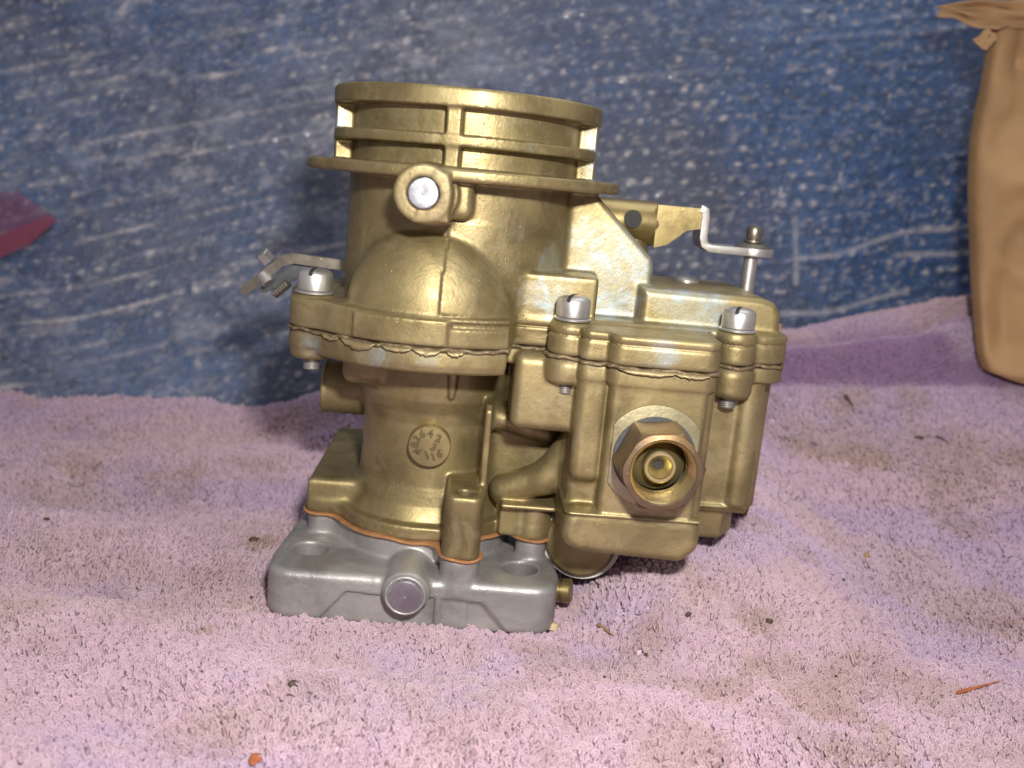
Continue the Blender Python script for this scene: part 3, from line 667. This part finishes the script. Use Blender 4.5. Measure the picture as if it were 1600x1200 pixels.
def stain_of(x, y, z):
    px, py, wz = project(np.stack([x, y, z], 1)); s = np.zeros(len(x))
    n = fbm(x*1.3, y*1.3, 21, 4)
    for (u, v, r, a) in STAINS:
        c = on_towel(u, v); rr = r/FPX*np.linalg.norm(c-CAM)
        d = np.sqrt(((x-c[0])/1.3)**2+(y-c[1])**2)/rr; s = np.maximum(s, a*ss(1.25, 0.2, -(-d)) if False else a*(1-ss(0.3, 1.3, d+(n-0.5)*1.8)))
    return np.clip(s+0.35*ss(0.60, 0.80, fbm(x*0.5, y*0.7, 33, 4)), 0, .85)
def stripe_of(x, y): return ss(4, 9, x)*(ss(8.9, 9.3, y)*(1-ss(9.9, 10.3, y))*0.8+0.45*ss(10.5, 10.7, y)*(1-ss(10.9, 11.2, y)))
gx = np.arange(-34, 38.01, 0.2); gy = np.arange(-21, 14.01, 0.2); GXX, GYY = np.meshgrid(gx, gy, indexing='ij')
Z = towel_h(GXX, GYY); dzx, dzy = np.gradient(Z, 0.2); nl = np.sqrt(1+dzx**2+dzy**2); OF = 0.10*np.minimum(nl, 2.2)
V = np.stack([(GXX+OF*dzx/nl).ravel(), (GYY+OF*dzy/nl).ravel(), (Z-OF/nl).ravel()], 1)
ids = np.arange(len(V)).reshape(len(gx), len(gy))
Q = np.stack([ids[:-1, :-1].ravel(), ids[1:, :-1].ravel(), ids[1:, 1:].ravel(), ids[:-1, 1:].ravel()], 1)
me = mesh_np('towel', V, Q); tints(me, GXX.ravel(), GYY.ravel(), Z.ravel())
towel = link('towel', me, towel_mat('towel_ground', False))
tag(towel, 'lilac and pink terry towel with brown stains, spread rumpled under the carburetor', 'towel')
# loops of the pile
def loops(n, xr, yr, dens_fn, r0):
    x = rng.uniform(*xr, n); y = rng.uniform(*yr, n); z = towel_h(x, y)
    px, py, wz = project(np.stack([x, y, z], 1)); m = (px > -420) & (px < 2000) & (py < 1300) & (y < 12.3)
    inside = (x > -3.9) & (x < 3.1) & (y > -3.35) & (y < 4)
    m &= ~inside; m &= rng.random(n) < dens_fn(x, y); return x[m], y[m], z[m]
x, y, z = loops(330000, (-27, 32), (-15.5, 12.2), lambda x, y: np.where(y < 3, 1.0, 0.75), 0)
x2, y2, z2 = loops(90000, (-6, 26), (8.8, 12.2), lambda x, y: 0.9, 0)
x = np.concatenate([x, x2]); y = np.concatenate([y, y2]); z = np.concatenate([z, z2])
n = len(x)
flow = -0.3+3.2*(fbm(x*0.22, y*0.22, 15, 2)-0.5)+rng.normal(0, .55, n)
tiltx = -rng.normal(0.62, 0.30, n); scl = (1-0.15*ss(8.6, 9.2, y)*ss(2, 6, x))*rng.uniform(0.9, 1.4, n)*(1+0.5*(fbm(x*1.1, y*1.1, 9, 2)-0.5))
pm = bpy.data.meshes.new('pile'); pm.vertices.add(n); pm.vertices.foreach_set('co', (np.stack([x, y, z-0.05], 1)*S).astype(np.float32).ravel())
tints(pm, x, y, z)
fattr(pm, 'tone', np.clip(rng.normal(0.5, 0.22, n)+1.0*(fbm(x*2.4, y*2.4, 44, 2)-0.5), 0, 1)); fattr(pm, 'scl', scl)
a = pm.attributes.new('rot', 'FLOAT_VECTOR', 'POINT'); a.data.foreach_set('vector', np.stack([tiltx, rng.normal(0, .3, n), flow], 1).astype(np.float32).ravel())
a = pm.attributes.new('pick', 'INT', 'POINT'); a.data.foreach_set('value', rng.integers(0, 5, n).astype(np.int32))
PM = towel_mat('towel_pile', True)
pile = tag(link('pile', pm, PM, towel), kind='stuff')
variants = []
for k in range(5):
    r = random.Random(k); K = 11; W_ = r.uniform(0.045, 0.07); Hh = r.uniform(0.17, 0.24); sk = r.uniform(-.03, .03); pts = []; rad = []
    for i in range(K):        # a twisted teardrop of yarn, its two feet together
        u_ = i/(K-1); a = math.pi*(-0.45+1.9*u_); wdt = W_*(0.35+0.65*max(0, math.sin(math.pi*u_))**0.7)
        pts.append((wdt*math.cos(a)*1.0, (u_-.5)*0.05*(1 if k % 2 else -1), Hh*0.5+Hh*0.5*math.sin(a)+sk*math.cos(a))); rad.append(0.017+0.003*math.sin(i*2.2+k))
    b = MB(); b.tube(pts, rad, 5)
    cv = b.b.verts.new((0, 0.012, Hh*0.5)); ring_ = [b.b.verts.new((p[0]*.95, p[1]+.004, p[2]*.97+.003)) for p in pts]
    for q in range(K-1): b.b.faces.new((cv, ring_[q], ring_[q+1]))
    for v in b.b.verts: v.co *= S
    vm = bpy.data.meshes.new('loop'); b.b.to_mesh(vm); b.b.free(); vm.shade_smooth(); vm.materials.append(PM); variants.append(bpy.data.objects.new('loop', vm))
g = bpy.data.node_groups.new('pile', 'GeometryNodeTree'); g.interface.new_socket('Geometry', in_out='INPUT', socket_type='NodeSocketGeometry'); g.interface.new_socket('Geometry', in_out='OUTPUT', socket_type='NodeSocketGeometry')
GN = g.nodes; gi = GN.new('NodeGroupInput'); go = GN.new('NodeGroupOutput'); jn = GN.new('GeometryNodeJoinGeometry')
for vo in variants:
    oi = GN.new('GeometryNodeObjectInfo'); oi.inputs['Object'].default_value = vo; gti = GN.new('GeometryNodeGeometryToInstance')
    g.links.new(oi.outputs['Geometry'], gti.inputs[0]); g.links.new(gti.outputs[0], jn.inputs[0])
iop = GN.new('GeometryNodeInstanceOnPoints'); iop.inputs['Pick Instance'].default_value = True
def na(nm, ty):
    q = GN.new('GeometryNodeInputNamedAttribute'); q.data_type = ty; q.inputs['Name'].default_value = nm; return [o for o in q.outputs if o.enabled][0]
m2p = GN.new('GeometryNodeMeshToPoints'); g.links.new(gi.outputs[0], m2p.inputs[0]); g.links.new(m2p.outputs[0], iop.inputs['Points'])
g.links.new(jn.outputs[0], iop.inputs['Instance']); g.links.new(na('pick', 'INT'), iop.inputs['Instance Index'])
g.links.new(na('rot', 'FLOAT_VECTOR'), iop.inputs['Rotation']); g.links.new(na('scl', 'FLOAT'), iop.inputs['Scale']); g.links.new(iop.outputs[0], go.inputs[0])
pile.modifiers.new('pile', 'NODES').node_group = g

# ---- ground below everything
gme = mesh_np('ground', [(-150, -150, -1.6), (150, -150, -1.6), (150, 150, -1.6), (-150, 150, -1.6)], [(0, 1, 2, 3)], False)
tag(link('ground', gme, plain('bench_top', (0.18, 0.15, 0.12), (0.12, 0.10, 0.08), 0.8, 20)), kind='structure')

# ---- woven tarp
ux = np.arange(-34, 42.01, 0.12); uz = np.arange(-3, 27, 0.12); XX, ZZ = np.meshgrid(ux, uz, indexing='ij')
angw = R(16)-R(5)*ss(-2, 16, XX)
u = XX*np.cos(angw)+ZZ*np.sin(angw)+0.25*(fbm(XX*.3, ZZ*.3, 51, 2)-.5); v = -XX*np.sin(angw)+ZZ*np.cos(angw)+0.5*(fbm(XX*.2, ZZ*.25, 52, 2)-.5)
PU, PV = 0.66, 0.60
row = np.floor(v/PV).astype(int); off = (row % 2)*0.5; cu = u/PU+off
cell = np.floor(cu).astype(int); fu = cu-cell-0.5; fv_ = v/PV-row-0.5
rr = np.random.default_rng(5).random((1024,)); r2 = np.random.default_rng(6).random((1024, 1024))
rowk = rr[row & 1023]; ck = r2[cell & 1023, row & 1023]
dash = fbm(cu*0.22, row*7.3, 61, 2)
dots = np.clip(1-np.sqrt(((fu+.25*(fbm(u*1.3, v*1.3, 96, 2)-.5))/(0.15+.13*ck))**2+((fv_+.5*(fbm(u*1.1, v*1.7, 97, 2)-.5))/(0.12+.10*ck))**2), 0, 1)**0.6
line = np.clip(1-np.abs(fv_/0.20+0.5*(fbm(u*3, v*3, 66, 2)-.5)), 0, 1)
strong = 0.8*ss(0.54, 0.70, dash)*ss(0.35, 0.8, rowk)
smear = fbm(u*0.9, v*2.6, 95, 4)
tint = np.maximum(1.25*dots*(0.25+0.75*ck)*(0.25+0.75*ss(0.36, 0.62, fbm(XX*0.16, ZZ*0.2, 71, 3))), line*strong*(0.25+0.75*ss(5, -5, XX)))  # pale dots and dashes also carry the thread glints in their colour
tint = tint*(0.45+.55*ss(0.25, 0.6, smear))+0.35*ss(0.58, 0.8, smear)*ss(4, -6, XX)
fineu = fbm(XX*5, ZZ*5, 81, 2)
tint = np.clip(tint*(0.25+1.1*fineu), 0, 1)+0.30*ss(0.60, 0.85, fbm(u*3.4, v*6.5, 83, 2))
glint = np.clip(1-np.abs(vnoise(u*2.7, v*2.7, 401)-0.97)/0.03, 0, 1); tint = np.clip(tint+0.7*glint, 0, 1)  # sparkle put into the colour as small pale dots
dark = np.clip(0.5+0.5*np.cos(2*math.pi*cu)*np.cos(2*math.pi*v/PV), 0, 1)*0.45+0.75*fbm(u*2.2, v*3.5, 405, 3)
for (xa, za, xb, zb) in ((14.0, 8.6, 22.5, 11.1), (13.6, 6.2, 19.0, 7.5), (13.9, 10.2, 14.1, 7.6), (18.5, 9.0, 23, 10.0)):    # a few long loose threads
    L2 = (xb-xa)**2+(zb-za)**2; tq = np.clip(((XX-xa)*(xb-xa)+(ZZ-za)*(zb-za))/L2, 0, 1)
    dd_ = np.sqrt((XX-xa-tq*(xb-xa))**2+(ZZ-za-tq*(zb-za)-0.15*np.sin(XX*1.1))**2); tint = np.maximum(tint, 0.75*np.clip(1-dd_/0.16, 0, 1)*(0.4+fineu))
YY = 13.6+0.26*ZZ-0.09*dots*ck-0.07*line*strong+0.06*fineu+0.9*(fbm(XX*.11, ZZ*.13, 91, 2)-.5)
V = np.stack([XX.ravel(), YY.ravel(), ZZ.ravel()], 1); ids = np.arange(len(V)).reshape(XX.shape)
Q = np.stack([ids[:-1, :-1].ravel(), ids[1:, :-1].ravel(), ids[1:, 1:].ravel(), ids[:-1, 1:].ravel()], 1)
me = mesh_np('tarp', V, Q); fattr(me, 'tint', tint.ravel()); fattr(me, 'dark', dark.ravel())
m, t, N, L, P = nt('tarp_weave'); co = objco(N)
a = N.new('ShaderNodeAttribute'); a.attribute_name = 'tint'
n1 = noise(N, L, 9, 3, 0.5, co); n2 = noise(N, L, 700, 4, 0.7, co)
c = mix(N, L, ramp(N, L, n1, [(0.40, 0.0), (0.62, 1.0)]), (0.036, 0.105, 0.28), (0.052, 0.062, 0.125))
ad = N.new('ShaderNodeAttribute'); ad.attribute_name = 'dark'
c = mix(N, L, math_(N, L, 'MULTIPLY', ad.outputs['Fac'], 0.9, True), c, (0.014, 0.022, 0.048))
c = mix(N, L, ramp(N, L, n2, [(0.5, 0.0), (0.75, 0.5)]), c, (0.10, 0.16, 0.30))
c = mix(N, L, math_(N, L, 'MULTIPLY', a.outputs['Fac'], 0.85, True), c, (0.56, 0.51, 0.50))
L.new(c, P.inputs['Base Color']); P.inputs['Roughness'].default_value = 0.27; P.inputs['Coat Weight'].default_value = 0.4; P.inputs['Coat Roughness'].default_value = 0.2
L.new(bump(N, L, n2, 0.0006, 0.8), P.inputs['Normal'])
tag(link('tarp', me, m), 'blue woven tarp with pale threads and painted glints hanging behind the carburetor', 'tarp')

# ---- clear plastic bag with a red seal in front of the tarp on the left
ux = np.arange(-25.5, 7.5, 0.2); uz = np.arange(0.6, 24, 0.2); XX, ZZ = np.meshgrid(ux, uz, indexing='ij')
e = ss(-1.2, -4, XX)
YY = 12.7+0.26*ZZ+0.8*(fbm(XX*.11, ZZ*.13, 91, 2)-.5)+1.0*(fbm(XX*.35+ZZ*.2, ZZ*.5-XX*.2, 101, 3)-0.5)*0.8
V = np.stack([XX.ravel(), YY.ravel(), ZZ.ravel()], 1); ids = np.arange(len(V)).reshape(XX.shape)
Q = np.stack([ids[:-1, :-1].ravel(), ids[1:, :-1].ravel(), ids[1:, 1:].ravel(), ids[:-1, 1:].ravel()], 1)
m, t, N, L, P = nt('clear_film'); co = objco(N)
P.inputs['Base Color'].default_value = (0.68, 0.74, 0.92, 1); P.inputs['Roughness'].default_value = 0.16; P.inputs['Alpha'].default_value = 0.10
fa = N.new('ShaderNodeAttribute'); fa.attribute_name = 'fade'
L.new(math_(N, L, 'MULTIPLY', fa.outputs['Fac'], math_(N, L, 'MULTIPLY', ramp(N, L, noise(N, L, 30, 6, 0.75, co, 1.5), [(0.40, 0.06), (0.7, 0.42)]), ramp(N, L, noise(N, L, 8, 2, 0.5, co, 0.5), [(0.35, 0.12), (0.65, 0.8)]))), P.inputs['Alpha'])  # patchy pale opacity puts the film's sheen into its colour
L.new(bump(N, L, noise(N, L, 160, 5, 0.7, co, 2.0), 0.003, 1.0), P.inputs['Normal'])
fm = mesh_np('plastic_bag', V, Q); fx = V[:, 0]+4*(fbm(V[:, 2]*.3, V[:, 0]*.3, 301, 2)-.5)+(14-V[:, 2])*0.45; fattr(fm, 'fade', ss(5.5, -2.0, fx)*0.9+0.1)
film = tag(link('plastic_bag', fm, m), 'clear wrinkled plastic bag with a red seal, lying against the tarp at the left', 'bag')
def at(px, py, y):
    d = Fv+Rv*(px-800)/FPX+Uv*(600-py)/FPX; return CAM+d*((y-CAM[1])/d[1])
rs = []
for (px, py) in ((-160, 340), (-60, 305), (10, 298), (76, 345), (30, 385), (-60, 410), (-160, 450)): p = at(px, py, 12.2); rs.append((p[0], p[2]))
m, t, N, L, P = nt('red_seal'); P.inputs['Base Color'].default_value = (0.20, 0.05, 0.11, 1); P.inputs['Roughness'].default_value = 0.35; P.inputs['Alpha'].default_value = 0.28
MB().prism(rs, 12.1, 12.25, lambda u, v, h: (u, h+0.26*(v-8)*0.6+0.8, v)).build('seal', m, film, 0.03)
rs = []
for (px, py) in ((-160, 460), (-160, 430), (-40, 380), (60, 338), (76, 345), (40, 380), (-50, 425)): p = at(px, py, 12.0); rs.append((p[0], p[2]))
m, t, N, L, P = nt('seal_strip'); P.inputs['Base Color'].default_value = (0.26, 0.05, 0.09, 1); P.inputs['Roughness'].default_value = 0.3; P.inputs['Alpha'].default_value = 0.42
MB().prism(rs, 11.9, 12.05, lambda u, v, h: (u, h+0.26*(v-8)*0.6+0.8, v)).build('seal_strip', m, film, 0.03)

# ---- kraft paper bag at the right
kp, t, N, L, P = nt('kraft_paper'); co = objco(N)
n1 = noise(N, L, 22, 4, 0.6, co); n2 = noise(N, L, 900, 3, 0.6, co)
L.new(mix(N, L, ramp(N, L, n1, [(0.35, 0.0), (0.65, 1.0)]), (0.37, 0.22, 0.10), (0.25, 0.145, 0.065)), P.inputs['Base Color']); P.inputs['Roughness'].default_value = 0.75
L.new(bump(N, L, n2, 0.0003, 0.6), P.inputs['Normal'])
prof = [(1544, 592, 8.6), (1536, 576, 8.6), (1531, 552, 8.6), (1527, 500, 8.7), (1523, 430, 8.8), (1520, 350, 8.9), (1519, 280, 9.0), (1521, 225, 9.1), (1527, 185, 9.2), (1537, 140, 9.3), (1545, 95, 9.4), (1548, 60, 9.5), (1545, 40, 9.6), (1538, 12, 9.7)]
rows = []
for (px, py, yy) in prof: yy -= 0.4; p = at(px, py, yy+1.0); rows.append((p[0], yy, p[2]))
rows = np.array(rows); nz = 90; tz = np.linspace(0, len(rows)-1, nz); rx = np.interp(tz, range(len(rows)), rows[:, 0]); ry = np.interp(tz, range(len(rows)), rows[:, 1]); rz = np.interp(tz, range(len(rows)), rows[:, 2])
W, D = 12.0, 2.0; npn = 140; aa = 2*np.pi*np.arange(npn)/npn
ca, sa = np.cos(aa), np.sin(aa); qx = W/2*(1-np.sign(ca)*np.abs(ca)**0.55); qy = D/2*(1-np.sign(sa)*np.abs(sa)**0.55)
V = np.zeros((nz, npn, 3))
for k in range(nz):
    tuck = 1-0.03*np.exp(-(rz[k]-rz[0])/0.5)
    cr = min(1, k/9)*((fbm(qx*.30+rz[k]*.18, rz[k]*.42-qx*.22, 121, 3)-.5)*1.0-np.abs(fbm(qx*.22-rz[k]*.15, rz[k]*.30+qx*.12, 125, 2)-.5)*2.0)
    edge = np.minimum(1, qx/0.9)
    V[k, :, 0] = rx[k]+(qx-W/2)*tuck+W/2; V[k, :, 1] = ry[k]+(qy-D/2)*tuck+D/2-cr*np.sign(sa)*edge*1.25; V[k, :, 2] = rz[k]+0.25*np.exp(-qx/0.6)*(1-min(1, k/6))
ids = np.arange(nz*npn).reshape(nz, npn); Q = np.stack([ids[:-1], np.roll(ids[:-1], -1, 1), np.roll(ids[1:], -1, 1), ids[1:]], 2).reshape(-1, 4)
V = V.reshape(-1, 3)
bag = tag(link('paper_bag', mesh_np('paper_bag', V, Q[:, ::-1]), kp), 'brown kraft paper bag with crumpled open top at the right edge, standing on the towel', 'bag')
bag.modifiers.new('thick', 'SOLIDIFY').thickness = 0.0004
def patch(P4, name, n=18, amp=0.12, seed=0):
    a, b, c, d = [np.array(p) for p in P4]; V = []
    for i in range(n):
        for j in range(n):
            s_, t_ = i/(n-1), j/(n-1); p = (a*(1-s_)+b*s_)*(1-t_)+(d*(1-s_)+c*s_)*t_
            p = p+np.array([0, amp*2*(vnoise(np.array([s_*4]), np.array([t_*4]), seed)[0]-.5), amp*2*(vnoise(np.array([s_*3+9]), np.array([t_*3]), seed)[0]-.5)]); V.append(p)
    ids = np.arange(n*n).reshape(n, n); Q = np.stack([ids[:-1, :-1].ravel(), ids[1:, :-1].ravel(), ids[1:, 1:].ravel(), ids[:-1, 1:].ravel()], 1)
    o = link(name, mesh_np(name, V, Q), kp, bag); o.modifiers.new('thick', 'SOLIDIFY').thickness = 0.0004; return o
patch([at(1462, 22, 9.4), at(1478, 8, 11), at(1700, -8, 11), at(1555, 52, 9.2)], 'top_flap', seed=3)
patch([at(1546, 40, 9.6), at(1462, 10, 9.5), at(1640, 0, 9.5), at(1700, 40, 9.3)], 'top_flap', amp=0.2, seed=4)
patch([at(1520, 62, 9.1), at(1545, 44, 9.2), at(1560, 60, 9.0), at(1540, 80, 9.0)], 'torn_corner', amp=0.05, seed=5)

# ---- bits of dirt on the towel
CRUMB = plain('crumb', (0.05, 0.035, 0.03), (0.10, 0.07, 0.05), 0.9, 800); LINT = plain('lint', (0.10, 0.06, 0.035), (0.06, 0.035, 0.02), 0.95, 800)
RUST = plain('rust_chip', (0.42, 0.14, 0.05), (0.28, 0.08, 0.03), 0.6, 500); STRAW = plain('straw', (0.34, 0.22, 0.08), (0.25, 0.15, 0.05), 0.7, 500); CREAM = plain('cream', (0.55, 0.45, 0.25), (0.45, 0.36, 0.2), 0.8, 500)
def crumb(name, px, py, size, mat, label, cat, flat=0.7, seed=1):
    c = on_towel(px, py); r = random.Random(seed); b = MB(); bmesh.ops.create_icosphere(b.b, subdivisions=2, radius=1)
    for v in b.b.verts:
        k = 1+0.5*(r.random()-.5); v.co = Vector((v.co.x*size[0]*k, v.co.y*size[1]*k, v.co.z*size[0]*flat*k))+Vector(c)+Vector((0, 0, size[0]*flat*0.5))
    tag(b.build(name, mat, None, 0, 60), label, cat)
def splinter(name, a, b_, r, mat, label, cat, bend=0.0, lift=0.05):
    p, q = on_towel(*a), on_towel(*b_); pts = []; rs = []
    for i in range(7):
        t_ = i/6; v = p*(1-t_)+q*t_; v = v+np.array([0, bend*math.sin(math.pi*t_), lift+bend*0.5*math.sin(math.pi*t_)]); pts.append(tuple(v)); rs.append(r*(1-0.75*t_)*(0.8 if i == 0 else 1))
    tag(MB().tube(pts, rs, 6).build(name, mat), label, cat)
crumb('dirt_crumb', 458, 1072, (0.11, 0.09), CRUMB, 'dark grey crumb on the towel below the base, beside a short black fibre', 'crumb', seed=2)
splinter('fibre', (448, 1089), (462, 1093), 0.022, CRUMB, 'short black fibre lying just under the dark grey crumb at lower left', 'fibre', 0.02)
crumb('dirt_crumb', 404, 1113, (0.055, 0.06), CRUMB, 'tiny dark crumb left of the short black fibre', 'crumb', seed=3)
crumb('rust_chip', 399, 1186, (0.12, 0.20), RUST, 'orange brown chip at the bottom edge of the towel', 'chip', 0.3, seed=4)
splinter('fibre', (486, 1141), (515, 1131), 0.012, CRUMB, 'long thin dark hair on the towel, low left of the centre', 'fibre', 0.03)
splinter('splinter', (1496, 1085), (1560, 1068), 0.055, RUST, 'orange pointed splinter on the towel at lower right', 'splinter')
crumb('dirt_crumb', 1202, 972, (0.085, 0.075), CRUMB, 'dark round crumb next to a rusty stain right of the float bowl', 'crumb', seed=5)
crumb('dirt_crumb', 1075, 961, (0.07, 0.065), CRUMB, 'dark crumb on the towel below the hex inlet nut', 'crumb', seed=6)
splinter('straw', (934, 978), (958, 996), 0.05, STRAW, 'small yellow brown straw just right of the brass screw', 'straw')
crumb('wood_chip', 1353, 872, (0.10, 0.10), STRAW, 'upright tan wood chip on the bright towel right of the bowl', 'chip', 1.2, seed=7)
crumb('dirt_crumb', 1318, 906, (0.045, 0.045), CRUMB, 'speck of dirt below and left of the tan wood chip', 'crumb', seed=8)
crumb('dirt_crumb', 1009, 1024, (0.06, 0.05), CRUMB, 'small brown crumb below the yellow brown straw', 'crumb', seed=9)
crumb('dirt_crumb', 944, 1058, (0.04, 0.04), CRUMB, 'tiny speck low on the towel between straw and bottom edge', 'crumb', seed=19)
crumb('lint_clump', 397, 845, (0.16, 0.14), LINT, 'fuzzy brown lint clump on the towel left of the aluminium base', 'lint', 0.5, seed=10)
crumb('dirt_crumb', 393, 934, (0.045, 0.045), CRUMB, 'black speck close to the left side of the aluminium base', 'crumb', seed=11)
crumb('dirt_crumb', 73, 812, (0.09, 0.06), LINT, 'small brown speck on the far left of the towel', 'crumb', 0.5, seed=12)
splinter('lint_thread', (1320, 620), (1332, 636), 0.085, LINT, 'dark curled lint on the towel behind the bowl, nearest the fold', 'lint', 0.04)
crumb('lint_clump', 1436, 685, (0.14, 0.12), LINT, 'brown lint on the towel below the paper bag, left of a curved thread', 'lint', 0.4, seed=13)
splinter('lint_thread', (1462, 684), (1482, 694), 0.05, LINT, 'thin curved brown thread on the towel below the paper bag', 'lint', 0.06)
splinter('lint_thread', (1225, 686), (1234, 692), 0.04, LINT, 'short brown thread on the towel just right of the bowl side plate', 'lint', 0.06)
crumb('foam_bit', 858, 980, (0.26, 0.14), CREAM, 'cream crumb stuck at the lower right corner of the aluminium base', 'crumb', 0.4, seed=14)
crumb('foam_bit', 322, 982, (0.09, 0.08), CREAM, 'pale yellow crumb left of the aluminium base', 'crumb', 0.4, seed=15)
